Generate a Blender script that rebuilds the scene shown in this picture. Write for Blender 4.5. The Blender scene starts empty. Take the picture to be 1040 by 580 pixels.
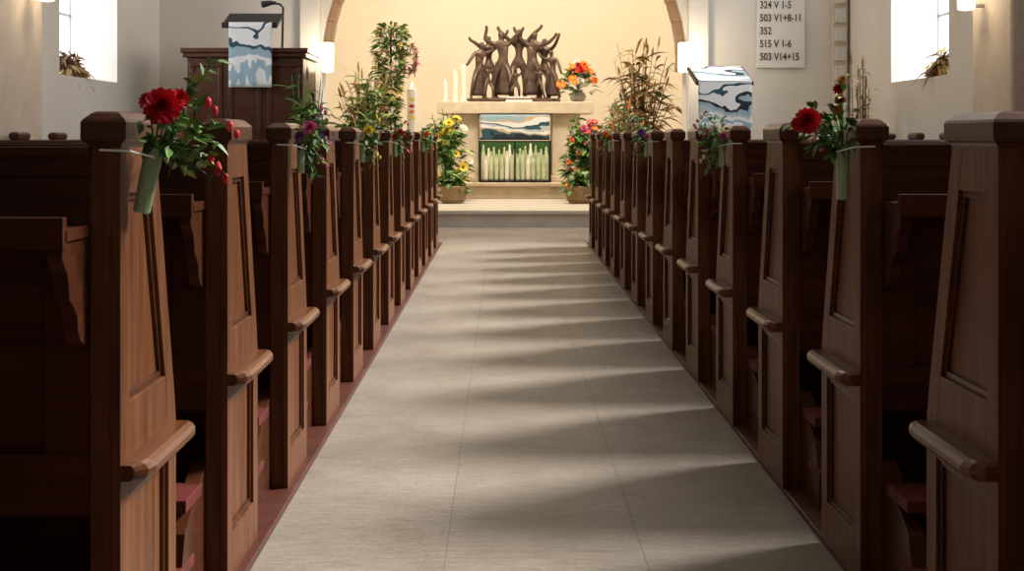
import bpy, bmesh, math, random
from mathutils import Vector, Matrix
random.seed(7)
scene = bpy.context.scene
C = scene.collection

# ------------------------------------------------------------ materials
def mat(name, col, rough=0.6, metal=0.0, var=None, scale=(4,4,4), emis=None, estr=0, bump=0, detail=4, spec=0.5):
    m = bpy.data.materials.new(name); m.use_nodes = True
    nt = m.node_tree; b = nt.nodes['Principled BSDF']
    b.inputs['Base Color'].default_value = (*col, 1)
    b.inputs['Roughness'].default_value = rough
    b.inputs['Metallic'].default_value = metal
    b.inputs['Specular IOR Level'].default_value = spec
    if emis:
        b.inputs['Emission Color'].default_value = (*emis, 1)
        b.inputs['Emission Strength'].default_value = estr
    if var or bump:
        tc = nt.nodes.new('ShaderNodeTexCoord'); mp = nt.nodes.new('ShaderNodeMapping')
        mp.inputs['Scale'].default_value = scale
        nt.links.new(tc.outputs['Object'], mp.inputs['Vector'])
        n = nt.nodes.new('ShaderNodeTexNoise'); n.inputs['Scale'].default_value = 1.0
        n.inputs['Detail'].default_value = detail; n.inputs['Roughness'].default_value = 0.6
        nt.links.new(mp.outputs['Vector'], n.inputs['Vector'])
        if var:
            r = nt.nodes.new('ShaderNodeValToRGB')
            r.color_ramp.elements[0].position = 0.32; r.color_ramp.elements[1].position = 0.68
            r.color_ramp.elements[0].color = (*col, 1); r.color_ramp.elements[1].color = (*var, 1)
            nt.links.new(n.outputs['Fac'], r.inputs['Fac'])
            nt.links.new(r.outputs['Color'], b.inputs['Base Color'])
        if bump:
            bp = nt.nodes.new('ShaderNodeBump'); bp.inputs['Strength'].default_value = bump
            bp.inputs['Distance'].default_value = 0.01
            nt.links.new(n.outputs['Fac'], bp.inputs['Height'])
            nt.links.new(bp.outputs['Normal'], b.inputs['Normal'])
    return m

M_woodv = mat('wood_vertical', (0.068,0.021,0.008), 0.40, var=(0.165,0.058,0.020), scale=(34,34,2.2), bump=0.08, spec=.3)
M_woodh = mat('wood_horizontal', (0.042,0.012,0.005), 0.36, var=(0.085,0.026,0.010), scale=(2.2,34,34), bump=0.08, spec=.3)
M_wooddk = mat('wood_dark_cap', (0.042,0.012,0.005), 0.30, var=(0.085,0.026,0.010), scale=(10,10,30), spec=.4)
M_woodlt = mat('wood_ledge', (0.075,0.024,0.009), 0.30, var=(0.15,0.054,0.019), scale=(30,3,30), spec=.4)
M_redfab = mat('dark_red_fabric', (0.08,0.009,0.007), 0.6, var=(0.13,0.017,0.012), scale=(20,20,20))
M_redfloor = mat('red_brown_floorboards', (0.05,0.011,0.007), 0.5, var=(0.085,0.020,0.012), scale=(2,12,2))
M_plaster = mat('plaster_white', (0.66,0.63,0.58), 0.9, var=(0.72,0.69,0.64), scale=(1.2,1.2,1.2), bump=0.05)
M_cream = mat('plaster_cream', (0.73,0.65,0.51), 0.9, var=(0.79,0.71,0.58), scale=(0.8,0.8,0.8))
M_sand = mat('sandstone', (0.58,0.49,0.40), 0.85, var=(0.66,0.57,0.48), scale=(5,5,5), bump=0.1)
M_rib = mat('sandstone_rib', (0.36,0.22,0.13), 0.85, var=(0.46,0.30,0.19), scale=(6,6,6), bump=0.1)
M_step = mat('step_stone', (0.50,0.45,0.38), 0.7, var=(0.60,0.54,0.46), scale=(6,6,6), bump=0.08)
M_stepw = mat('step_warm', (0.50,0.38,0.25), 0.7, var=(0.60,0.47,0.33), scale=(8,8,8))
M_joint = mat('floor_joint', (0.16,0.14,0.12), 0.8)
M_altar = mat('altar_stone', (0.58,0.48,0.35), 0.7, var=(0.70,0.59,0.45), scale=(6,6,6), bump=0.08)
M_bronze = mat('bronze', (0.070,0.043,0.032), 0.42, metal=0.35, var=(0.15,0.095,0.068), scale=(14,14,14), bump=0.6)
M_candle = mat('candle_wax', (0.85,0.80,0.68), 0.5)
M_flame = mat('candle_flame', (1,.7,.3), 0.5, emis=(1,.65,.25), estr=12)
M_black = mat('black_metal', (0.012,0.012,0.014), 0.4, metal=0.3)
M_frame = mat('window_frame_grey', (0.55,0.56,0.56), 0.5)
M_shade = mat('lamp_shade', (0.95,0.88,0.75), 0.6, emis=(1,0.84,0.60), estr=5)
M_white = mat('white_cloth', (0.80,0.80,0.78), 0.9)
M_green = mat('leaf_green', (0.06,0.16,0.025), 0.5, var=(0.14,0.30,0.05), scale=(30,30,30))
M_dgreen = mat('leaf_dark_green', (0.025,0.075,0.015), 0.5, var=(0.05,0.14,0.03), scale=(30,30,30))
M_ygreen = mat('leaf_yellow_green', (0.18,0.28,0.05), 0.5, var=(0.32,0.42,0.10), scale=(30,30,30))
M_lgreen = mat('tube_green', (0.30,0.42,0.22), 0.4, var=(0.38,0.50,0.29), scale=(40,40,10))
M_red = mat('petal_red', (0.48,0.006,0.016), 0.5, var=(0.66,0.016,0.03), scale=(60,60,60))
M_orange = mat('petal_orange', (0.85,0.17,0.02), 0.5, var=(0.9,0.28,0.04), scale=(60,60,60))
M_yellow = mat('petal_yellow', (0.85,0.60,0.03), 0.5, var=(0.9,0.72,0.08), scale=(60,60,60))
M_pink = mat('petal_pink', (0.60,0.08,0.25), 0.5, var=(0.72,0.2,0.38), scale=(60,60,60))
M_purple = mat('petal_purple', (0.18,0.04,0.25), 0.5, var=(0.3,0.1,0.38), scale=(60,60,60))
M_wpet = mat('petal_white', (0.80,0.76,0.68), 0.5)
M_straw = mat('dry_straw', (0.36,0.24,0.10), 0.8, var=(0.55,0.40,0.20), scale=(30,30,30))
M_brown = mat('dry_brown', (0.14,0.07,0.03), 0.8, var=(0.24,0.13,0.06), scale=(30,30,30))
M_pump = mat('pumpkin_orange', (0.70,0.25,0.04), 0.45, var=(0.8,0.38,0.07), scale=(12,12,3))
M_clay = mat('clay_pot', (0.30,0.20,0.14), 0.7, var=(0.36,0.25,0.17), scale=(10,10,10))
M_wicker = mat('wicker', (0.24,0.15,0.07), 0.8, var=(0.38,0.25,0.13), scale=(60,60,90), bump=.5)
M_grey = mat('grey_glaze', (0.28,0.27,0.26), 0.35)
M_text = mat('text_brown', (0.07,0.045,0.03), 0.8)
M_board = mat('hymn_board_white', (0.76,0.74,0.69), 0.85)
M_string = mat('white_string', (0.8,0.8,0.76), 0.7)
M_glassg = mat('bottle_green', (0.42,0.50,0.26), 0.3, var=(0.72,0.74,0.52), scale=(5,5,5))

def floor_mat():
    m=bpy.data.materials.new('aisle_stone'); m.use_nodes=True; nt=m.node_tree; b=nt.nodes['Principled BSDF']
    b.inputs['Roughness'].default_value=0.46; b.inputs['Specular IOR Level'].default_value=0.5
    tc=nt.nodes.new('ShaderNodeTexCoord')
    def noise(sc,det,rg=.65):
        mp=nt.nodes.new('ShaderNodeMapping'); mp.inputs['Scale'].default_value=sc
        nt.links.new(tc.outputs['Object'],mp.inputs['Vector'])
        n=nt.nodes.new('ShaderNodeTexNoise'); n.inputs['Scale'].default_value=1; n.inputs['Detail'].default_value=det; n.inputs['Roughness'].default_value=rg
        nt.links.new(mp.outputs['Vector'],n.inputs['Vector']); return n
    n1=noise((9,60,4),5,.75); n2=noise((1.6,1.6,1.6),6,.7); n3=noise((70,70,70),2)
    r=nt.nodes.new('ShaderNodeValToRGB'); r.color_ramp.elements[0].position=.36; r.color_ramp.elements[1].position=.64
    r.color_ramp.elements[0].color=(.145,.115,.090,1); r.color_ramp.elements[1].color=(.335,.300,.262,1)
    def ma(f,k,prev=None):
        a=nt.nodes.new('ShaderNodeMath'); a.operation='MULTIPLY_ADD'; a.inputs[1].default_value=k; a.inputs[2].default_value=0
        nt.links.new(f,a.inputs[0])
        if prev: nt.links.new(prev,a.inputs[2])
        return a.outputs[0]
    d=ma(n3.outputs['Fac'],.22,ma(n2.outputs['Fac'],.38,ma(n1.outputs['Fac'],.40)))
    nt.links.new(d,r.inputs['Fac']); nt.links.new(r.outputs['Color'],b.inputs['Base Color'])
    bp=nt.nodes.new('ShaderNodeBump'); bp.inputs['Strength'].default_value=.5; bp.inputs['Distance'].default_value=.006
    nt.links.new(d,bp.inputs['Height']); nt.links.new(bp.outputs['Normal'],b.inputs['Normal'])
    return m
M_floor=floor_mat()

def wave_mat(name, stops, freq=7.0, amp=0.07, ph=0.0, nzs=1.6, nza=.5):
    m = bpy.data.materials.new(name); m.use_nodes=True; nt=m.node_tree; b=nt.nodes['Principled BSDF']
    b.inputs['Roughness'].default_value=0.85
    tc=nt.nodes.new('ShaderNodeTexCoord'); sp=nt.nodes.new('ShaderNodeSeparateXYZ')
    nt.links.new(tc.outputs['Generated'], sp.inputs[0])
    def M(op,a,bv):
        n=nt.nodes.new('ShaderNodeMath'); n.operation=op
        for i,v in enumerate((a,bv)):
            if v is None: continue
            if isinstance(v,(int,float)): n.inputs[i].default_value=v
            else: nt.links.new(v,n.inputs[i])
        return n.outputs[0]
    s=M('SINE',M('ADD',M('ADD',M('MULTIPLY',sp.outputs[0],freq),ph),M('MULTIPLY',sp.outputs[2],6.0)),None)
    nz=nt.nodes.new('ShaderNodeTexNoise'); nz.inputs['Scale'].default_value=nzs; nz.inputs['Detail'].default_value=1.0
    mp=nt.nodes.new('ShaderNodeMapping'); mp.inputs['Scale'].default_value=(1.2,1,2.2); mp.inputs['Location'].default_value=(ph,0,0)
    nt.links.new(tc.outputs['Generated'], mp.inputs['Vector']); nt.links.new(mp.outputs['Vector'], nz.inputs['Vector'])
    f=M('ADD',sp.outputs[2],M('MULTIPLY',s,amp))
    f=M('ADD',f,M('MULTIPLY',M('SUBTRACT',nz.outputs['Fac'],0.5),nza))
    r=nt.nodes.new('ShaderNodeValToRGB'); r.color_ramp.interpolation='CONSTANT'
    els=r.color_ramp.elements
    while len(els)<len(stops): els.new(0.5)
    for i,(p,c) in enumerate(stops):
        els[i].position=p; els[i].color=(*c,1)
    nt.links.new(f,r.inputs['Fac']); nt.links.new(r.outputs['Color'],b.inputs['Base Color'])
    return m
WH=(0.76,0.78,0.78); TE=(0.02,0.075,0.10); BL=(0.30,0.44,0.52); GR=(0.45,0.52,0.54); DK=(0.012,0.02,0.028); TAN=(.55,.42,.27)
M_wave1=wave_mat('parament_waves', [(0,WH),(0.14,BL),(0.30,WH),(0.40,BL),(0.58,TE),(0.66,WH),(0.90,TE),(0.94,WH)],freq=4.2,amp=.06)
M_wave3=wave_mat('parament_waves_c', [(0,WH),(0.10,BL),(0.20,WH),(0.34,GR),(0.44,BL),(0.54,DK),(0.62,WH),(0.84,TE),(0.89,WH)],freq=4.5,amp=.09,ph=2.2)
M_wave2=wave_mat('parament_waves_b', [(0,DK),(0.14,TE),(0.24,TAN),(0.34,WH),(0.46,GR),(0.56,TE),(0.66,WH),(0.80,TAN),(0.88,BL)],freq=5,amp=0.12,ph=1.5)

# ------------------------------------------------------------ mesh builder
class MB:
    def __init__(s): s.v=[]; s.f=[]; s.m=[]; s.mats=[]
    def mi(s,m):
        if m not in s.mats: s.mats.append(m)
        return s.mats.index(m)
    def add(s,vs,fs,m):
        o=len(s.v); k=s.mi(m); s.v+= [tuple(v) for v in vs]
        for f in fs: s.f.append([i+o for i in f]); s.m.append(k)
    def box(s,x0,x1,y0,y1,z0,z1,m):
        vs=[(x,y,z) for z in (z0,z1) for y in (y0,y1) for x in (x0,x1)]
        s.add(vs,[(0,2,3,1),(4,5,7,6),(0,1,5,4),(2,6,7,3),(0,4,6,2),(1,3,7,5)],m)
    def prism(s,poly,axis,a0,a1,m):
        def P(p,a):
            if axis=='x': return (a,p[0],p[1])
            if axis=='y': return (p[0],a,p[1])
            return (p[0],p[1],a)
        n=len(poly); vs=[P(p,a0) for p in poly]+[P(p,a1) for p in poly]
        fs=[list(range(n))[::-1],list(range(n,2*n))]+[(i,(i+1)%n,n+(i+1)%n,n+i) for i in range(n)]
        s.add(vs,fs,m)
    def loft(s,rings,m,cap=True):
        n=len(rings[0]); vs=[p for r in rings for p in r]; fs=[]
        for j in range(len(rings)-1):
            for i in range(n):
                fs.append((j*n+i,j*n+(i+1)%n,(j+1)*n+(i+1)%n,(j+1)*n+i))
        if cap: fs.append(list(range(n))[::-1]); fs.append([(len(rings)-1)*n+i for i in range(n)])
        s.add(vs,fs,m)
    def lathe(s,c,prof,m,n=16):
        s.loft([[(c[0]+r*math.cos(2*math.pi*i/n),c[1]+r*math.sin(2*math.pi*i/n),c[2]+z) for i in range(n)] for r,z in prof],m)
    def tube(s,pts,rad,m,n=6):
        pts=[Vector(p) for p in pts]; rings=[]
        if not isinstance(rad,(list,tuple)): rad=[rad]*len(pts)
        for i,p in enumerate(pts):
            d=(pts[min(i+1,len(pts)-1)]-pts[max(i-1,0)]).normalized()
            u=d.orthogonal().normalized() if i==0 else (u-d*u.dot(d)).normalized()
            w=d.cross(u)
            rings.append([p+(u*math.cos(2*math.pi*k/n)+w*math.sin(2*math.pi*k/n))*rad[i] for k in range(n)])
        s.loft(rings,m)
    def ell(s,c,r,m,n=10,k=6,sc=(1,1,1)):
        prof=[]
        for j in range(k+1):
            a=-math.pi/2+math.pi*j/k; prof.append((max(math.cos(a),.02),math.sin(a)))
        s.loft([[(c[0]+r*sc[0]*pr*math.cos(2*math.pi*i/n),c[1]+r*sc[1]*pr*math.sin(2*math.pi*i/n),c[2]+r*sc[2]*z) for i in range(n)] for pr,z in prof],m)
    def leaf(s,b,d,L,w,m,droop=0.3):
        b=Vector(b); d=Vector(d).normalized()
        side=d.cross(Vector((0,0,1)))
        if side.length<.1: side=d.cross(Vector((1,0,0)))
        side.normalize(); side=(Matrix.Rotation(random.uniform(-.9,.9),3,d)@side)
        up=side.cross(d)
        prof=[(0,.08),(.25,.8),(.5,1),(.75,.65),(1,.03)]
        vs=[]
        for t,ww in prof:
            c=b+d*(L*t)-Vector((0,0,1))*(droop*L*t*t)
            vs+= [c-side*w*ww*.5+up*w*.12*ww, c-up*w*.02, c+side*w*ww*.5+up*w*.12*ww]
        fs=[]
        for i in range(4):
            o=i*3; fs+=[(o,o+1,o+4,o+3),(o+1,o+2,o+5,o+4)]
        s.add(vs,fs,m)
    def petal(s,b,d,n,L,w,m,cup=.3):
        side=d.cross(n).normalized(); vs=[]
        for t,ww in ((0,.25),(.5,1),(.85,.75),(1,.1)):
            c=b+d*L*t+n*(cup*L*t*t)
            vs+=[c-side*w*ww*.5+n*w*.15*ww,c,c+side*w*ww*.5+n*w*.15*ww]
        fs=[]
        for i in range(3):
            o=i*3; fs+=[(o,o+1,o+4,o+3),(o+1,o+2,o+5,o+4)]
        s.add(vs,fs,m)
    def dahlia(s,c,n,r,m,layers=6,pn=13):
        c=Vector(c); n=Vector(n).normalized(); u=n.orthogonal().normalized(); w=n.cross(u)
        for l in range(layers):
            el=math.radians(-15+ 92*l/(layers-1)); rr=r*(1-.5*l/layers)
            k=max(5,pn-l)
            for i in range(k):
                a=2*math.pi*(i+.5*(l%2))/k+random.uniform(-.08,.08)
                o=(u*math.cos(a)+w*math.sin(a))
                d=(o*math.cos(el)+n*math.sin(el)).normalized()
                nn=(n*math.cos(el)-o*math.sin(el)).normalized()
                s.petal(c+n*(r*.1*l/layers),d,nn,rr,rr*.5,m,.25)
    def daisy(s,c,n,r,m,mc,k=12):
        c=Vector(c); n=Vector(n).normalized(); u=n.orthogonal().normalized(); w=n.cross(u)
        for l in range(2):
            for i in range(k):
                a=2*math.pi*(i+.5*l)/k
                o=u*math.cos(a)+w*math.sin(a); d=(o+n*(.1+.3*l)).normalized()
                s.petal(c,d,n,r*(1-.15*l),r*.42,m,.05)
        s.ell(c+n*r*.1,r*.28,mc,8,4)
    def obj(s,name,smooth=False,bevel=0,loc=(0,0,0)):
        me=bpy.data.meshes.new(name); me.from_pydata(s.v,[],s.f)
        for m in s.mats: me.materials.append(m)
        me.polygons.foreach_set('material_index',s.m)
        bm=bmesh.new(); bm.from_mesh(me); bmesh.ops.recalc_face_normals(bm,faces=bm.faces); bm.to_mesh(me); bm.free()
        if smooth: me.polygons.foreach_set('use_smooth',[True]*len(me.polygons))
        me.update()
        o=bpy.data.objects.new(name,me); o.location=loc; C.objects.link(o)
        if bevel:
            b=o.modifiers.new('bevel','BEVEL'); b.width=bevel; b.segments=2; b.limit_method='ANGLE'; b.angle_limit=math.radians(40)
        return o
def group(name, parts, loc=(0,0,0)):
    e=bpy.data.objects.new(name,None); C.objects.link(e); e.location=loc
    for p in parts:
        p.parent=e
        p.matrix_parent_inverse=Matrix.Translation(Vector(loc)).inverted()
    return e

# ------------------------------------------------------------ room shell
Y0,YE=-3.0,16.0; ZC=6.8
LA,RA=-0.640,0.824
def side_wall(name, sx):
    b=MB(); xi=sx*4.0; xo=sx*4.55
    x0,x1=min(xi,xo),max(xi,xo)
    wins=[(6.4,8.2),(12.4,14.25)]
    b.box(x0,x1,Y0,YE,0,1.62,M_plaster)
    ys=[Y0]+[v for w in wins for v in w]+[YE]
    for i in range(0,len(ys),2): b.box(x0,x1,ys[i],ys[i+1],1.62,3.0,M_plaster)
    xo2=sx*4.2; a0,a1=min(xi,xo2),max(xi,xo2)
    if sx>0:  # upper right wall left open out of view, shaped to let sun in
        b.box(a0,a1,Y0,YE,3.0,3.15,M_plaster)
        b.box(a0,a1,Y0,YE,6.1,ZC,M_plaster)
        b.box(a0,a1,Y0,1.0,3.15,6.1,M_plaster)
    else:
        b.box(a0,a1,Y0,YE,3.0,ZC,M_plaster)
    return b.obj(name)
side_wall('wall_left',-1); side_wall('wall_right',1)
def window(name,y0,y1,z0,z1,step,x):
    b=MB()
    b.box(x-.03,x+.03,y0,y1,z0,z0+.05,M_frame); b.box(x-.03,x+.03,y0,y1,z1-.05,z1,M_frame)
    n=max(1,round((y1-y0)/step))
    for i in range(n+1):
        y=y0+(y1-y0)*i/n; b.box(x-.012,x+.012,max(y0,y-.015),min(y1,y+.015),z0,z1,M_frame)
    k=max(1,round((z1-z0)/.7))
    for i in range(1,k):
        z=z0+(z1-z0)*i/k; b.box(x-.012,x+.012,y0,y1,z-.012,z+.012,M_frame)
    return b.obj(name)
window('window_1',12.4,14.25,1.62,3.0,.62,-4.5)
window('window_2',6.4,8.2,1.62,3.0,.6,-4.5)
window('window_3',12.4,14.25,1.62,3.0,.62,4.5)
window('window_4',6.4,8.2,1.62,3.0,.6,4.5)
window('sun_opening_frame',1.0,16.0,3.15,6.1,2.5,4.15)  # bars of an unseen long opening, added so sun reaches the whole aisle
b=MB(); b.box(-4.55,4.55,Y0-.3,Y0,0,ZC,M_plaster); b.obj('wall_back')
b=MB(); b.box(-4.55,4.55,Y0-.3,24,ZC,ZC+.2,M_plaster); b.obj('ceiling')
def arch_pts(r,zc,n=28): return [(r*math.cos(math.pi*i/n),zc+r*math.sin(math.pi*i/n)) for i in range(n+1)]
AR=2.12; AZ=1.95
b=MB()
pts=arch_pts(AR,AZ)
y0,y1=16.0,16.45
b.box(-4.55,-AR,y0,y1,0,AZ,M_plaster); b.box(AR,4.55,y0,y1,0,AZ,M_plaster)
for i in range(len(pts)-1):
    p,q=pts[i],pts[i+1]
    b.prism([(p[0],p[1]),(p[0],ZC),(q[0],ZC),(q[0],q[1])],'y',y0,y1,M_plaster)
b.box(-4.55,-AR,y0,y1,AZ,ZC,M_plaster); b.box(AR,4.55,y0,y1,AZ,ZC,M_plaster)
b.obj('wall_front')
b=MB()
r1=arch_pts(AR-.09,AZ); r2=arch_pts(AR,AZ)
for i in range(len(r1)-1):
    b.prism([r1[i],r2[i],r2[i+1],r1[i+1]],'y',16.12,16.36,M_rib)
for s_ in (-1,1):
    xs=sorted((s_*(AR-.10),s_*AR)); b.box(xs[0],xs[1],16.10,16.38,AZ-.12,AZ,M_rib)
b.obj('trim_1',bevel=.012)
for i,(xa,xb) in enumerate(((-2.36,-2.13),(2.13,2.36))):
    b=MB(); b.box(xa,xb,15.9,15.998,0,ZC-.01,M_plaster); b.box(xa-.03,xb+.03,15.87,15.998,0,.3,M_sand); b.obj('trim_%d'%(i+2),bevel=.01)
b=MB()
b.box(3.80,3.97,15.93,15.998,0,ZC-.01,M_sand)
z=.4
while z<ZC-.2:
    b.box(3.82,3.95,15.90,15.95,z,z+.16,M_plaster); z+=.22
b.obj('trim_4',bevel=.008)
for i,(sx,ya,yb) in enumerate(((-1,10.2,11.25),(1,10.2,11.1),(-1,4.2,5.1),(1,4.2,5.1))):
    b=MB(); xs=sorted((sx*3.76,sx*3.998)); 
    b.box(xs[0],xs[1],ya,yb,0,ZC-.01 if sx<0 else 3.1,M_sand)
    b.obj('trim_%d'%(i+5),bevel=.04)
b=MB(); b.box(-3.39,3.39,22.0,22.3,0,ZC,M_cream); b.obj('wall_chancel_back')
b=MB(); b.box(-3.9,-3.4,16.46,22.3,0,ZC,M_cream); b.obj('wall_chancel_left')
b=MB(); b.box(3.4,3.9,16.46,22.3,0,ZC,M_cream); b.obj('wall_chancel_right')
# floors
FL,FR=LA+.022,RA+.002
b=MB()
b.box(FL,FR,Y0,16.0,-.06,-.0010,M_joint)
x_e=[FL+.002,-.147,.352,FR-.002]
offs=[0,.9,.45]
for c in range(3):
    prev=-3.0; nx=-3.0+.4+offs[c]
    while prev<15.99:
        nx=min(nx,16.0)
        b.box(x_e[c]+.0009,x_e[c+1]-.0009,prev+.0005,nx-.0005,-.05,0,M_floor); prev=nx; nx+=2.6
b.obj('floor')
b=MB()
b.box(-4.0,FL,Y0,13.75,-.06,.012,M_redfloor); b.box(FR,4.0,Y0,13.75,-.06,.012,M_redfloor)
b.box(-4.0,FL,13.75,16,-.06,0,M_floor); b.box(FR,4.0,13.75,16,-.06,0,M_floor)
b.obj('floor_pew_platform',bevel=.004)
b=MB(); b.box(-2.11,2.11,16.0,16.455,0,.21,M_step); b.box(-3.39,3.39,16.455,21.99,0,.21,M_step)
b.box(-2.11,2.11,15.965,16.0,.16,.21,M_step); b.obj('chancel_step',bevel=.01)
b=MB(); b.box(-1.5,1.8,18.95,21.3,.212,.38,M_stepw); b.box(-1.53,1.83,18.90,21.33,.38,.43,M_stepw); b.obj('altar_dais',bevel=.01)

# ------------------------------------------------------------ pews
def make_pew(sgn, L):
    b=MB()
    X=lambda s: sgn*s
    def bx(s0,s1,y0,y1,z0,z1,m): b.box(min(X(s0),X(s1)),max(X(s0),X(s1)),y0,y1,z0,z1,m)
    def pr(poly,s0,s1,m): b.prism(poly,'x',X(s0),X(s1),m)
    def end(o, d):
        T=lambda a: o+d*a
        def far(z):
            if z<=.50: return .39
            if z<=.58: return .39-.02*(z-.5)/.08
            return .37-(z-.58)*(.135/.46)
        core=[(.004,.012)]+[(far(z)-.004,z) for z in (.012,.5,.54,.58,.8,1.04)]+[(.004,1.04)]
        pr(core,T(.014),T(.052),M_woodv)
        def strip(z0,z1,ya,yb):
            n=4; zs=[z0+(z1-z0)*i/n for i in range(n+1)]
            poly=[(ya(z),z) for z in zs]+[(yb(z),z) for z in reversed(zs)]
            pr(poly,T(0),T(.016),M_woodv)
        near=lambda z:0.0
        nin=lambda z:0.055 
        fin=lambda z: far(z)-.06
        strip(.012,1.04,near,nin)
        strip(.012,.50,fin,far); strip(.50,.58,fin,far); strip(.58,1.04,fin,far)
        strip(.955,1.04,nin,fin); strip(.44,.60,nin,fin); strip(.012,.12,nin,fin)
        g=.012
        for z0,z1 in ((.60,.955),(.12,.44)):
            strip2=[(nin(z0),z0),(fin(z0),z0),(fin(z1),z1),(nin(z1),z1)]
            inn=[(nin(z0)+g,z0+g),(fin(z0)-g,z0+g),(fin(z1)-g,z1-g),(nin(z1)+g,z1-g)]
            for i in range(4):
                j=(i+1)%4
                pr([strip2[i],strip2[j],inn[j],inn[i]],T(.007),T(.018),M_wooddk)
        rings=[]
        f=far(1.04)
        for z,e in ((1.034,.001),(1.041,.004),(1.045,.010),(1.048,.012),(1.076,.012),(1.081,.009),(1.091,-.002),(1.0945,-.010)):
            s0,s1=T(-e),T(.052+e)
            rings.append([(X(s0),-e,z),(X(s1),-e,z),(X(s1),f+e,z),(X(s0),f+e,z)])
        b.loft(rings,M_wooddk)
    end(0,1)
    end(L,-1)
    prof=[(0.002,.472),(-.034,.472),(-.044,.477),(-.050,.485),(-.050,.494),(-.044,.502),(-.034,.506),(0.002,.506)]
    rings=[]
    for y,k in ((.0,.45),(.015,.85),(.04,1),(.33,1),(.355,.9),(.37,.5)):
        rings.append([(X(p[0]*k if p[0]<0 else p[0]),y,.489+(p[1]-.489)*(0.8 if k<.8 else 1)) for p in prof])
    b.loft(rings,M_woodlt)
    s0,s1=.05,L-.05
    bx(s0,s1,.0,.055,.985,1.035,M_woodh)
    bx(s0,s1,-.008,.06,1.018,1.035,M_woodh)
    bx(s0,s1,.008,.045,.90,.985,M_woodh)
    bx(s0,s1,.022,.038,.50,.90,M_woodh)
    bx(s0,s1,.008,.05,.42,.52,M_woodh)
    n=5
    for i in range(n+1):
        c=s0+.04+(s1-s0-.08)*i/n; bx(c-.04,c+.04,.010,.045,.50,.92,M_woodh)
    bx(s0,s1,.04,.385,.405,.43,M_woodh); bx(s0,s1,.355,.385,.34,.405,M_woodh)
    bx(s0+.03,s1-.03,.07,.375,.43,.455,M_redfab)
    bx(s0,s1,.22,.245,.02,.405,M_wooddk)
    bx(s0,s1,-.135,.01,.885,.905,M_woodh); bx(s0,s1,-.145,-.125,.875,.925,M_woodh)
    def bracket(c):
        poly=[(.01,.885),(-.13,.885),(-.132,.86),(-.118,.845),(-.105,.835),(-.10,.815),(-.095,.79),(-.07,.775),(-.055,.76),(-.05,.735),(-.035,.715),(-.01,.705),(.01,.70)]
        pr(poly,c-.013,c+.013,M_woodh)
    bracket(s0+.018); bracket(s0+(s1-s0)*.5); bracket(s1-.018)
    for c in (s0+.02,s0+(s1-s0)/2,s1-.02):
        pr([(.02,.012),(-.24,.012),(-.24,.09),(-.20,.19),(-.08,.25),(.02,.30)],c-.018,c+.018,M_wooddk)
    bx(s0,s1,-.20,-.04,.235,.262,M_redfab)
    bx(s0,s1,-.26,-.12,.10,.125,M_redfab)
    return b
ys=[2.30+.89*k for k in range(-1,13)]
meL=make_pew(-1,3.05).obj('church_pew',bevel=.003)
meL.location=(LA,ys[0]-.10,0)
mr=make_pew(1,2.85).obj('church_pew.001',bevel=.003); mr.location=(RA,ys[0]-.10,0)
for y in ys[1:]:
    for src,x in ((meL,LA),(mr,RA)):
        o=bpy.data.objects.new('church_pew',src.data); o.location=(x,y,0); C.objects.link(o)
        bb=o.modifiers.new('bevel','BEVEL'); bb.width=.003; bb.segments=2; bb.limit_method='ANGLE'; bb.angle_limit=math.radians(40)

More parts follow.
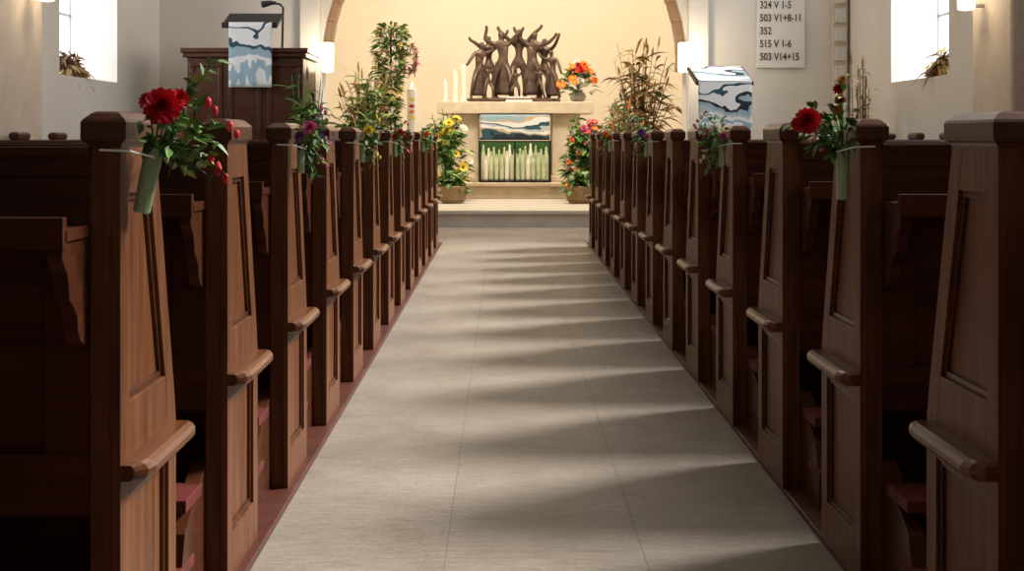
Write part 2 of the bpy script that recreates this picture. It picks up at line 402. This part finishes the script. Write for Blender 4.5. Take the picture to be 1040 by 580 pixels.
# ------------------------------------------------------------ pew bouquets
def rnd(a,b): return random.uniform(a,b)
def pew_bouquet(side, k, kind=0, fl=M_red, fl2=M_pink):
    """side -1: left block pew, aisle direction +x. a = distance into the aisle"""
    d=-side; x0=(LA if side<0 else RA)+d*.030; y0=2.30+.89*k+.05
    b=MB(); P=lambda a,y,z: Vector((x0+d*a,y0+y,z))
    if kind==1: top=P(.014,-.0,1.032); bot=P(-.006,-.01,.922)
    elif kind==2: top=P(.0,-.01,1.03); bot=P(.004,-.02,.905)
    else: top=P(.004,-.01,1.03); bot=P(.004,-.02,.945)
    rr=.0165 if kind else .013
    b.tube([bot,bot+(top-bot)*.03,top],[rr*.7,rr*.88,rr],M_lgreen,14)
    b.tube([P(-.060,-.067,1.030),P(-.01,-.067,1.028),P(.018,-.03,1.018),P(.018,.0,1.014),P(-.012,.20,1.034)],.0020,M_string,5)
    base=top
    def stem(tip,r=.0018,m=M_green):
        tip=Vector(tip); mid=(base+tip)/2+Vector((0,0,.015)); b.tube([base-Vector((0,0,.02)),mid,tip],r,m,5); return tip
    n0=Vector((d*.15,-1,.25))
    if kind==1:
        b.dahlia(stem(P(.036,-.035,1.103)),n0,.033,fl,7,14)
        b.dahlia(stem(P(.060,-.02,1.116)),(d*.5,-.8,.5),.020,fl,5,12)
        b.dahlia(stem(P(.010,-.03,1.112)),(-d*.3,-.8,.5),.017,fl,5,11)
        tips=[P(.118,.02,1.185),P(.10,.03,1.165),P(.085,.0,1.15),P(.14,.01,1.07),P(.12,.02,1.04),P(.125,-.01,.995),P(.11,.0,1.015),P(.08,-.01,1.0),P(.105,.0,1.11),P(.065,0,.99),P(.09,0,1.06),P(.09,0,1.13)]
        hips=[3,5,6,8]
    elif kind==2:
        b.dahlia(stem(P(.088,-.035,1.090)),n0,.032,fl,7,14)
        b.dahlia(stem(P(.108,-.02,1.082)),(d*.8,-.8,.1),.019,fl,5,12)
        b.dahlia(stem(P(.008,-.0,1.165)),n0,.014,fl,5,10); b.dahlia(stem(P(.004,-.0,1.14)),n0,.013,fl,5,10)
        b.daisy(stem(P(.0,-.0,1.185)),n0,.012,M_orange,M_red,8); b.dahlia(stem(P(.012,-.0,1.115)),n0,.013,M_orange,5,10)
        tips=[P(.0,.0,1.19),P(.01,.0,1.15),P(.07,.0,1.12),P(.045,.02,1.10),P(.10,.02,1.05),P(.07,.01,1.02),P(.03,-.01,1.0),P(-.03,.0,1.08),P(.125,0,1.08),P(.05,0,1.03),P(.03,0,1.13),P(.06,0,1.07)]
        hips=[]
    else:
        b.dahlia(stem(P(.03,-.02,1.08)),n0,.024,fl,5,12)
        b.dahlia(stem(P(.055,.01,1.05)),n0,.018,fl2,5,12)
        b.dahlia(stem(P(.0,-.03,1.055)),n0,.016,fl2,5,12)
        tips=[P(.06,.02,1.14),P(.03,.03,1.13),P(.08,.0,1.09),P(.08,.02,1.02),P(.065,.01,.98),P(.04,-.01,.95),P(.02,.0,.97),P(.0,.0,1.12),P(.055,0,.93)]
        hips=[0,4]
    for ti,t in enumerate(tips):
        stem(t,.0015)
        v=t-base
        for i in range(9):
            f=.3+.75*i/9
            p=base+v*f+Vector((0,0,.015*math.sin(f*3.1)))
            dd=v.normalized()*.6+Vector((rnd(-1,1),rnd(-1,1),rnd(-.6,.8)))
            b.leaf(p,dd,rnd(.020,.038),rnd(.010,.018),random.choice((M_green,M_green,M_dgreen,M_ygreen)))
        if ti in hips:
            b.ell(t,.0065,fl,8,5,(1,1,1.6))
            b.ell(t+Vector((d*.012,0,-.014)),.0055,fl,8,5,(1,1,1.7))
    for i in range(30):
        p=base+Vector((d*rnd(-.02,.06),rnd(-.03,.03),rnd(-.0,.05)))
        b.leaf(p,(d*rnd(-.4,1),rnd(-1,.6),rnd(-.7,.6)),rnd(.024,.042),rnd(.012,.02),random.choice((M_green,M_dgreen,M_green)))
    for i in range(8):
        p=P(rnd(.02,.10),rnd(-.02,.03),rnd(1.0,1.12)); b.daisy(p,(d*.3,-1,rnd(0,.6)),.007,random.choice((fl2,M_wpet)),M_yellow,8)
    b.obj('pew_bouquet',smooth=False)
pew_bouquet(-1,0,1,M_red,M_pink)
pew_bouquet(1,1,2,M_red,M_pink)
pew_bouquet(-1,2,0,M_pink,M_purple)
pew_bouquet(1,3,0,M_wpet,M_pink)
pew_bouquet(-1,4,0,M_yellow,M_wpet)
pew_bouquet(-1,6,0,M_red,M_red)
pew_bouquet(-1,9,0,M_orange,M_yellow)
pew_bouquet(1,6,0,M_purple,M_pink)
pew_bouquet(1,9,0,M_orange,M_red)

# ------------------------------------------------------------ altar
AX=.16; AY0,AY1=19.45,20.45
b=MB()
b.box(AX-1.10,AX+1.10,AY0,AY1,1.39,1.56,M_altar)
for c in (-.72,.72):
    b.box(AX+c-.20,AX+c+.20,AY0+.12,AY1-.12,.50,1.39,M_altar)
    b.box(AX+c-.25,AX+c+.25,AY0+.07,AY1-.07,.432,.51,M_altar)
altar=b.obj('altar_table',bevel=.012)
def cloth(name,x0,x1,y,z0,z1,m,wav=.008):
    b=MB(); nx,nz=24,14; vs=[];fs=[]
    for j in range(nz+1):
        for i in range(nx+1):
            t=i/nx; v=j/nz
            vs.append((x0+(x1-x0)*t, y-abs(wav)-wav*math.sin(t*14)*(1-v), z0+(z1-z0)*v))
    for j in range(nz):
        for i in range(nx):
            a=j*(nx+1)+i; fs.append((a,a+1,a+nx+2,a+nx+1))
    b.add(vs,fs,m); o=b.obj(name,smooth=True)
    s=o.modifiers.new('solid','SOLIDIFY'); s.thickness=.006
    return o
p1=cloth('cloth_front',AX-.50,AX+.48,AY0-.03,1.02,1.375,M_wave2)
b=MB(); b.box(AX-.52,AX+.50,AY0-.028,AY0-.010,1.36,1.388,M_black)
p2=b.obj('hanging_rail')
group('altar_parament',[p1,p2],(AX,AY0,1.2))
b=MB()
fx0,fx1=AX-.50,AX+.48
for x in (fx0,AX-.01,fx1): b.box(x-.012,x+.012,19.12,19.14,.432,1.01,M_black)
b.box(fx0,fx1,19.12,19.14,.99,1.01,M_black)
b.box(fx0,fx1,19.12,19.38,.432,.455,M_black)
for row,(yy,nn) in enumerate(((19.32,13),(19.22,12))):
    for i in range(nn):
        x=fx0+.05+(fx1-fx0-.10)*(i+.5*row)/(12); h=rnd(.42,.52)-.10*row
        b.lathe((x,yy,.455),[(.022,0),(.030,.02),(.031,h*.70),(.020,h*.84),(.014,h*.92),(.016,h*.95),(.010,h),(.003,h+.01)],(M_glassg,M_candle,M_glassg,M_glassg)[(i+row)%4],10)
b.box(fx0,fx1,19.365,19.38,.455,.99,M_dgreen)
b.obj('offering_bottle_rack')
for x,h,r in ((AX-1.0,.26,.035),(AX-.86,.40,.042),(AX-.74,.48,.042)):
    b=MB(); b.lathe((x,19.65,1.561),[(r+.03,0),(r+.035,.012),(r+.005,.018),(r,.02),(r,h),(r*.8,h+.004)],M_candle,16)
    b.tube([(x,19.65,1.561+h),(x,19.65,1.561+h+.02)],.003,M_black,5)
    b.lathe((x,19.65,1.561+h+.015),[(.004,0),(.010,.012),(.007,.03),(.001,.045)],M_flame,8)
    b.obj('altar_candle')
b=MB(); b.box(AX-.14,AX+.24,19.50,19.66,1.562,1.60,M_white); b.box(AX-.15,AX+.25,19.49,19.665,1.60,1.61,M_redfab); b.box(AX-.12,AX+.22,19.51,19.655,1.61,1.635,M_white); b.obj('altar_book',bevel=.004)
def mound(b,c,r,n,cols,leafm=(M_green,M_dgreen),fs=.05,ls=.10,nl=3):
    for i in range(int(n*nl)):
        a=rnd(0,6.28); e=rnd(-.2,1.5); rr=rnd(.5,1)
        p=Vector((c[0]+r[0]*rr*.8*math.cos(a)*math.cos(e),c[1]+r[1]*rr*.8*math.sin(a)*math.cos(e),c[2]+r[2]*rr*math.sin(e)*.9))
        b.leaf(p,(math.cos(a)+rnd(-.5,.5),math.sin(a)+rnd(-.5,.5),rnd(-.3,1)),ls*rnd(.6,1.3),ls*rnd(.25,.5),random.choice(leafm))
    for i in range(n):
        a=rnd(3.3,6.1) if random.random()<.75 else rnd(0,6.28); e=rnd(-.1,1.45)
        dv=Vector((math.cos(a)*math.cos(e),math.sin(a)*math.cos(e),math.sin(e)))*rnd(.75,1.05)
        p=Vector((c[0]+r[0]*dv.x,c[1]+r[1]*dv.y,c[2]+r[2]*dv.z))
        b.tube([Vector(c),(Vector(c)+p)/2,p],.004,M_green,4)
        m=random.choice(cols); q=fs*rnd(.6,1.25); nn=dv+Vector((0,-.7,.2))
        if random.random()<.5: b.dahlia(p,nn,q,m,4,10)
        else: b.daisy(p,nn,q,m,M_yellow if m is not M_yellow else M_brown,10)
b=MB(); vx=AX+.90
b.lathe((vx,19.8,1.561),[(.07,0),(.10,.03),(.12,.08),(.10,.13),(.06,.16),(.075,.18)],M_grey,16)
mound(b,(vx,19.8,1.74),(.28,.22,.38),34,(M_orange,M_orange,M_orange,M_red,M_pump,M_wpet),fs=.056,ls=.14)
b.obj('flower_vase')

# ------------------------------------------------------------ bronze sculpture
def sculpture():
    me=bpy.data.meshes.new('figures'); V=[];E=[];R=[];roots=[]
    def fig(x,y,z,h,face,arms,lean=0,crouch=0):
        o=len(V); roots.append(o)
        ca,sa=math.cos(face),math.sin(face)
        def P(a,bk,c): return (x+(a*ca-bk*sa)+lean*c, y+a*sa+bk*ca, z+c)
        H=h; ph=H*(.52-.2*crouch)
        pts=[P(0,0,ph),P(0,.0,ph+.13*H),P(0,0,ph+.27*H),P(0,-.01,ph+.34*H),P(0,-.02,ph+.41*H),P(0,-.01,ph+.47*H)]
        rad=[.062*H,.050*H,.070*H,.026*H,.055*H,.040*H]
        ed=[(0,1),(1,2),(2,3),(3,4),(4,5)]
        for s_ in (-1,1):
            i=len(pts); st=rnd(-.06,.06); sp=rnd(.08,.15)
            pts+= [P(s_*.07*H,0,ph-.05*H),P(s_*sp*H,-.05*H-.1*crouch+st,ph*.52),P(s_*sp*1.1*H,.02+st*1.5,.03*H),P(s_*(sp*1.1+.02)*H,-.09*H+st*1.5,.015*H)]
            rad+= [.055*H,.042*H,.026*H,.024*H]
            ed+= [(0,i),(i,i+1),(i+1,i+2),(i+2,i+3)]
        for s_,(ax,az,bx_,bz) in zip((-1,1),arms):
            i=len(pts)
            pts+= [P(s_*.11*H,0,ph+.28*H),P(ax*H,-.04,ph+az*H),P(bx_*H,-.05,ph+bz*H),P(bx_*H*1.03,-.05,ph+(bz+.05)*H)]
            rad+= [.036*H,.030*H,.024*H,.028*H]
            ed+= [(2,i),(i,i+1),(i+1,i+2),(i+2,i+3)]
        V.extend(pts); R.extend(rad); E.extend([(a+o,c+o) for a,c in ed])
    fig(-.50,-.02,.05,.84,.3,[(-.20,.15,-.26,.05),(.22,.34,.30,.44)],lean=.05)
    fig(-.33,.10,.05,.94,.2,[(-.22,.36,-.30,.40),(.22,.42,.30,.52)],lean=-.04)
    fig(-.13,-.04,.05,1.00,0,[(-.24,.34,-.20,.50),(.22,.40,.32,.48)],lean=-.05)
    fig(.06,.06,.05,1.04,-.1,[(-.22,.38,-.30,.46),(.20,.40,.30,.48)],lean=.04)
    fig(.26,-.04,.05,.99,-.2,[(-.22,.38,-.30,.50),(.22,.30,.32,.40)],lean=.06)
    fig(.44,.06,.05,.90,-.4,[(-.22,.30,-.34,.36),(.2,.36,.26,.50)],lean=.03)
    fig(.58,-.06,.05,.72,-.5,[(-.2,.32,-.26,.42),(.2,.1,.24,-.03)],lean=-.03)
    fig(-.36,-.20,.05,.50,.5,[(-.2,.36,-.24,.5),(.2,.36,.2,.5)])
    fig(.04,-.22,.05,.48,0,[(-.2,.1,-.24,-.05),(.2,.38,.22,.5)],crouch=.4)
    fig(.38,-.22,.05,.50,-.4,[(-.2,.36,-.2,.5),(.2,.2,.26,.1)],crouch=.3)
    me.from_pydata(V,E,[])
    o=bpy.data.objects.new('figures',me); C.objects.link(o)
    o.modifiers.new('skin','SKIN')
    if not me.skin_vertices:
        bm=bmesh.new(); bm.from_mesh(me); bm.verts.layers.skin.verify(); bm.to_mesh(me); bm.free()
    for i,r in enumerate(R):
        me.skin_vertices[0].data[i].radius=(r,r); me.skin_vertices[0].data[i].use_root=(i in roots)
    o.modifiers['skin'].use_smooth_shade=True
    ss=o.modifiers.new('sub','SUBSURF'); ss.levels=1; ss.render_levels=1
    me.materials.append(M_bronze)
    b=MB()
    for (x,y,z,h) in ((-.50,-.02,.05,.84),(-.13,-.04,.05,1.0),(.26,-.04,.05,.99),(.58,-.06,.05,.72)):
        rings=[]; n=20
        for t,r in ((.06,.12),(.12,.115),(.3,.085),(.52,.062),(.62,.055),(.74,.065),(.79,.04)):
            rings.append([(x+h*r*(1+.2*math.sin(5*6.283*i/n+x*9)*(1-t))*math.cos(6.283*i/n),y+h*r*.75*(1+.2*math.sin(5*6.283*i/n)*(1-t))*math.sin(6.283*i/n),z+h*t) for i in range(n)])
        b.loft(rings,M_bronze)
    robes=b.obj('robes',smooth=True)
    b=MB(); n=28
    b.loft([[( .69*k*math.cos(6.283*i/n)*(1+.04*math.sin(i*2.3)), -.05+.30*k*math.sin(6.283*i/n),z) for i in range(n)] for z,k in ((0,1),(.04,1.0),(.06,.93))],M_bronze)
    basep=b.obj('base')
    e=bpy.data.objects.new('bronze_dancers_sculpture',None); C.objects.link(e)
    for p in (o,robes,basep): p.parent=e
    e.location=(AX-.03,20.05,1.562)
sculpture()

# ------------------------------------------------------------ flowers at altar foot
def floor_flowers(name,x,y,z,r,h,cols,n,fs=.06,leafs=(M_green,M_dgreen,M_ygreen,M_green),pot=M_clay,tall=14):
    b=MB()
    b.lathe((x,y,z),[(.13,0),(.17,.05),(.18,.16),(.19,.21),(.17,.22)],pot,18)
    mound(b,(x,y,z+h*.30),(r,r*.7,h*.67),n,cols,leafm=leafs,fs=fs,ls=.17,nl=10)
    for i in range(tall):
        a=rnd(0,6.28); tx=x+r*.9*math.cos(a)*rnd(.2,1); ty=y+r*.5*math.sin(a); tz=z+h*rnd(.75,1.1)
        b.tube([(x,y,z+.2),((x+tx)/2,(y+ty)/2,(z+tz)/2+.1),(tx,ty,tz)],.005,M_green,5)
        for k in range(8):
            f=.3+.7*k/8; b.leaf((x+(tx-x)*f,y+(ty-y)*f,z+.2+(tz-z-.2)*f),(rnd(-1,1),rnd(-1,1),rnd(-.3,.6)),rnd(.10,.20),rnd(.03,.07),random.choice(leafs),.5)
    return b.obj(name)
floor_flowers('sunflower_arrangement',-.74,18.42,.212,.34,1.14,(M_yellow,M_yellow,M_wpet),15,fs=.075,tall=22)
floor_flowers('potted_flowers',-.66,17.7,.212,.20,.42,(M_yellow,M_wpet),5,fs=.04,pot=M_wicker,tall=10)
floor_flowers('dahlia_arrangement',1.12,18.38,.212,.38,1.08,(M_pink,M_red,M_orange,M_orange,M_wpet,M_wpet,M_pink),36,fs=.055,tall=18)
floor_flowers('potted_flowers',.97,17.65,.212,.20,.40,(M_wpet,M_orange),7,fs=.04,pot=M_wicker,tall=10)

# ------------------------------------------------------------ sheaves
def sheaf(name,x,y,z,spread,h,n,stalk,leafm,heads,hm,lw=(.018,.038),ll=(.16,.34),pr=1.0):
    b=MB()
    b.lathe((x,y,z),[(.16*pr,0),(.20*pr,.05),(.22*pr,.30),(.19*pr,.42),(.21*pr,.45)],M_clay,18)
    bz=z+.35
    for i in range(n):
        a=rnd(0,6.28); q=rnd(.15,1); hh=h*rnd(.55,1)
        tx=x+spread*q*math.cos(a); ty=y+spread*.5*q*math.sin(a); tz=z+hh
        bx=x+.1*q*math.cos(a); by=y+.1*q*math.sin(a)
        mid=Vector((bx+(tx-bx)*.4,by+(ty-by)*.4,bz+(tz-bz)*.6)); tip=Vector((tx,ty,tz))
        b.tube([(bx,by,bz-.1),mid,tip],[.007,.006,.004],random.choice(stalk),5)
        for k in range(8):
            f=rnd(.25,.98); p=Vector((bx,by,bz)).lerp(mid,f/.6) if f<.6 else mid.lerp(tip,(f-.6)/.4)
            b.leaf(p,(rnd(-1,1),rnd(-.6,.6),rnd(.1,1)),rnd(*ll),rnd(*lw),random.choice(leafm),rnd(.3,.9))
        if random.random()<heads:
            d=(tip-mid).normalized()
            b.tube([tip,tip+d*.03,tip+d*.10,tip+d*.14],[.005,.014,.013,.003],random.choice(hm),7)
    return b.obj(name)
sheaf('harvest_sheaf',-1.72,16.95,.212,.36,1.66,70,(M_green,M_straw),(M_green,M_dgreen,M_straw,M_ygreen),.35,(M_straw,M_brown),lw=(.025,.06))
sheaf('dried_corn_sheaf',1.72,17.45,.212,.42,2.05,44,(M_straw,M_brown),(M_straw,M_brown,M_straw,M_dgreen),.45,(M_brown,M_straw),lw=(.03,.07),ll=(.2,.48))
sheaf('dried_grass_sheaf',1.42,16.72,.212,.30,1.30,30,(M_straw,M_green),(M_straw,M_green,M_brown,M_dgreen),.3,(M_brown,M_orange),lw=(.02,.05))
sheaf('fern_arrangement',-2.02,14.15,.0,.20,1.75,32,(M_green,),(M_dgreen,M_green),.1,(M_brown,),lw=(.02,.045))
sheaf('dried_twig_vase',3.60,13.95,0,.13,1.80,20,(M_straw,M_brown),(M_straw,M_dgreen,M_green),.5,(M_brown,),ll=(.10,.20),pr=.7)
b=MB(); px,py=-1.46,17.75
b.lathe((px,py,.212),[(.18,0),(.18,.03),(.04,.06),(.02,.08)],M_black,18)
b.tube([(px,py,.25),(px,py,2.4)],.016,M_woodlt,8)
for k in range(1200):
    t=rnd(0,1)
    zz=1.15+1.35*t; rr=.06+.13*max(0,math.sin((t-.35)*math.pi*1.5))+ .07*(t>.85)
    a=rnd(0,6.28); p=(px+rr*math.cos(a)*rnd(.3,1),py+rr*math.sin(a)*rnd(.3,1),zz)
    b.leaf(p,(math.cos(a),math.sin(a),rnd(-.2,1)),rnd(.06,.15),rnd(.025,.055),random.choice((M_green,M_dgreen,M_ygreen,M_straw,M_green)))
for k in range(30):
    a=rnd(3.1,6.3); t=rnd(0,1); rr=.12+.12*max(0,math.sin((t-.35)*math.pi*1.5))
    b.daisy((px+rr*math.cos(a),py+rr*math.sin(a),1.15+1.3*t),(math.cos(a),math.sin(a)-.5,.2),.03,random.choice((M_yellow,M_wpet,M_pink,M_wpet)),M_brown,9)
for k in range(60):
    a=6.283*k/60; c=(px+.24+.09*math.cos(a),py-.05,2.08+.17*math.sin(a))
    for j in range(4): b.leaf(c,(rnd(-1,1),rnd(-1,.3),rnd(-1,1)),rnd(.05,.10),rnd(.015,.03),random.choice((M_straw,M_brown,M_straw,M_pink)))
b.obj('harvest_crown')
b=MB(); cx,cy=-1.13,16.9
b.lathe((cx,cy,.212),[(.15,0),(.15,.03),(.05,.07),(.03,.12),(.03,.55),(.05,.60),(.10,.66),(.10,.69),(.06,.70)],M_black,18)
b.lathe((cx,cy,.91),[(.060,0),(.060,.73),(.050,.74)],M_candle,18)
b.tube([(cx,cy,1.65),(cx,cy,1.67)],.004,M_black,5)
b.lathe((cx,cy,1.665),[(.004,0),(.015,.018),(.010,.045),(.001,.07)],M_flame,8)
for z,m in ((1.35,M_orange),(1.42,M_red),(1.50,M_yellow),(1.28,M_yellow)):
    b.box(cx-.03,cx+.03,cy-.064,cy-.055,z,z+.035,m)
b.obj('paschal_candle')

# ------------------------------------------------------------ pulpit (left)
b=MB()
px0,px1,pya,pyb=-3.36,-2.13,14.6,15.6
b.box(px0,px1,pya,pyb,.0,1.90,M_wooddk)
x0,x1=px0-.04,px1+.04
b.box(x0,x1,pya-.04,pyb+.04,1.90,1.95,M_wooddk); b.box(x0-.02,x1+.02,pya-.06,pyb+.05,1.95,2.0,M_wooddk)
b.box(x0,x1,pya-.04,pyb+.02,0,.14,M_wooddk)
n=3
for i in range(n):
    w=(px1-px0)/n; a=px0+w*i
    for z0,z1 in ((.2,.95),(1.02,1.85)):
        b.box(a+.03,a+w-.03,pya-.018,pya,z0,z0+.05,M_wooddk); b.box(a+.03,a+w-.03,pya-.018,pya,z1-.05,z1,M_wooddk)
        b.box(a+.03,a+.08,pya-.018,pya,z0+.05,z1-.05,M_wooddk); b.box(a+w-.08,a+w-.03,pya-.018,pya,z0+.05,z1-.05,M_wooddk)
body=b.obj('body',bevel=.008)
b=MB()
b.prism([(14.45,2.20),(14.85,2.36),(14.85,2.39),(14.44,2.23)],'x',-2.96,-2.38,M_black)
b.box(-2.70,-2.62,14.62,14.72,2.0,2.28,M_black)
b.box(-2.96,-2.38,14.44,14.46,2.21,2.26,M_black)
desk=b.obj('reading_desk')
par=cloth('parament',-2.88,-2.43,14.43,1.58,2.26,M_wave1)
b=MB(); b.tube([(-2.37,14.72,2.0),(-2.36,14.72,2.44),(-2.39,14.69,2.475),(-2.46,14.64,2.48)],.012,M_black,8)
b.tube([(-2.43,14.66,2.485),(-2.48,14.62,2.48),(-2.56,14.58,2.46)],[.016,.028,.038],M_black,10)
lamp=b.obj('reading_lamp')
group('pulpit',[body,desk,par,lamp],(-2.75,15.1,0))
b=MB()
b.box(-.31,.31,-.2,.2,0,.06,M_wooddk); b.box(-.11,.11,-.1,.1,.06,1.60,M_woodv)
b.prism([(-.25,1.60),(.20,1.78),(.20,1.82),(-.26,1.64)],'x',-.31,.31,M_wooddk)
a1=b.obj('stand',bevel=.006)
a2=cloth('parament',-.285,.285,-.26,1.12,1.655,M_wave3)
b=MB(); b.prism([(-.275,1.645),(.21,1.822),(.21,1.829),(-.275,1.652)],'x',-.285,.285,M_wave3); a3=b.obj('parament_top')
e=bpy.data.objects.new('lectern',None); C.objects.link(e); e.location=(2.30,14.75,0); e.rotation_euler=(0,0,math.radians(5))
for p in (a1,a2,a3): p.parent=e

# ------------------------------------------------------------ hymn board
b=MB(); b.box(2.93,3.48,15.965,15.996,1.86,2.82,M_board); hb=b.obj('board',bevel=.004)
parts=[hb]
for i,t in enumerate(("503 V 1-4","324 V 1-5","503 V1+8-11","352","515 V 1-6","503 V14+15")):
    cu=bpy.data.curves.new('line_%d'%i,'FONT'); cu.body=t; cu.size=.14; cu.extrude=.002; cu.offset=.002
    o=bpy.data.objects.new('line_%d'%i,cu); C.objects.link(o); cu.materials.append(M_text)
    o.rotation_euler=(math.pi/2,0,0); o.scale=(.66,.85,1)
    o.location=(2.96,15.962,2.70-i*.150)
    parts.append(o)
e=bpy.data.objects.new('hymn_board',None); C.objects.link(e)
for p in parts: p.parent=e

# ------------------------------------------------------------ sconces
def sconce(x,y,z,dx,dy,e=14):
    b=MB(); n=20
    b.lathe((x,y,z-.17),[(.045,0),(.065,.01),(.068,.17),(.065,.33),(.055,.34)],M_shade,n)
    b.box(x+min(0,dx)-.02*(dy!=0),x+max(0,dx)+.02*(dy!=0),y+min(0,dy)-.02*(dx!=0),y+max(0,dy)+.02*(dx!=0),z-.15,z-.12,M_frame)
    b.obj('wall_sconce',smooth=True)
    l=bpy.data.lights.new('sconce_light','POINT'); l.energy=e; l.color=(1,.78,.5); l.shadow_soft_size=.08
    o=bpy.data.objects.new('sconce_light',l); o.location=(x-dx*1.3,y-dy*1.9,z+.05); C.objects.link(o)
sconce(-2.02,15.80,1.97,0,.12); sconce(2.06,15.80,1.97,0,.12)
sconce(3.62,10.8,2.22,.13,0,10); sconce(-3.62,10.9,2.30,-.13,0,10)

def sill(name,x,y,z):
    b=MB()
    sx=1 if x>0 else -1
    # bundle of dried corn and leaves lying along the sill, tipped over its inner edge
    for i in range(40):
        p=Vector((x+rnd(-.05,.05),y+rnd(.1,.45),z+rnd(.02,.05)))
        q=Vector((x-sx*rnd(-.05,.10),y-rnd(.1,.55),z+rnd(.08,.24)))
        b.tube([p,(p+q)/2+Vector((0,0,.02)),q],.006,M_brown,5)
        for k in range(4): b.leaf(p.lerp(q,rnd(.1,1)),(rnd(-.5,.5),rnd(-1,.2),rnd(-.3,.5)),rnd(.10,.22),rnd(.03,.06),random.choice((M_straw,M_brown,M_straw)),.6)
    for i in range(3): b.ell((x-sx*.06,y-.1+i*.14,z+.045),.04,random.choice((M_pump,M_brown,M_red)),12,7,(1,1.3,.95))
    b.obj(name)
sill('sill_harvest_decoration',-4.14,13.25,1.625); sill('sill_harvest_decoration',4.14,13.05,1.625)

# ------------------------------------------------------------ camera
cam=bpy.data.cameras.new('camera'); cam.sensor_width=36; cam.lens=36*1400/1040
cam.shift_x=8/1040; cam.shift_y=-150/1040
co=bpy.data.objects.new('camera',cam); co.location=(0,0,1.05); co.rotation_euler=(math.pi/2,0,0); C.objects.link(co); scene.camera=co

# ------------------------------------------------------------ light
w=bpy.data.worlds.new('world'); scene.world=w; w.use_nodes=True
w.node_tree.nodes['Background'].inputs[0].default_value=(0.90,0.93,1.0,1); w.node_tree.nodes['Background'].inputs[1].default_value=1.6
s=bpy.data.lights.new('sun','SUN'); s.energy=8.6; s.angle=math.radians(15); s.color=(1,.95,.87)
so=bpy.data.objects.new('sun',s); C.objects.link(so)
so.rotation_euler=Vector((-1.08,-.45,-1.05)).to_track_quat('-Z','Y').to_euler()
def area(name,loc,size,e,col,tgt=None):
    l=bpy.data.lights.new(name,'AREA'); l.size=size; l.energy=e; l.color=col
    o=bpy.data.objects.new(name,l); o.location=loc; C.objects.link(o)
    if tgt: o.rotation_euler=(Vector(tgt)-Vector(loc)).to_track_quat('-Z','Y').to_euler()
area('nave_fill_a',(-1,5,6.4),2.0,20,(1,.84,.64))  # soft fill added under the nave ceiling, not a church fitting
area('nave_fill_c',(0,13,6.4),2.0,75,(1,.87,.70))  # second added fill, nearer the chancel
area('chancel_light',(0,17.6,5.6),1.5,165,(1,.86,.68),(0,21.5,1.6))
area('chancel_light_b',(.3,17.0,5.6),.8,210,(1,.88,.72),(.2,18.4,.4))
# daylight falling in through the two front windows
area('window_daylight',(-5.3,12.6,2.5),1.5,60,(.93,.96,1),(-4.0,14.0,2.2))
area('window_daylight',(5.3,12.6,2.5),1.5,60,(.93,.96,1),(4.0,14.0,2.2))
scene.view_settings.view_transform='Standard'
scene.view_settings.look='None'
scene.view_settings.exposure=0.0
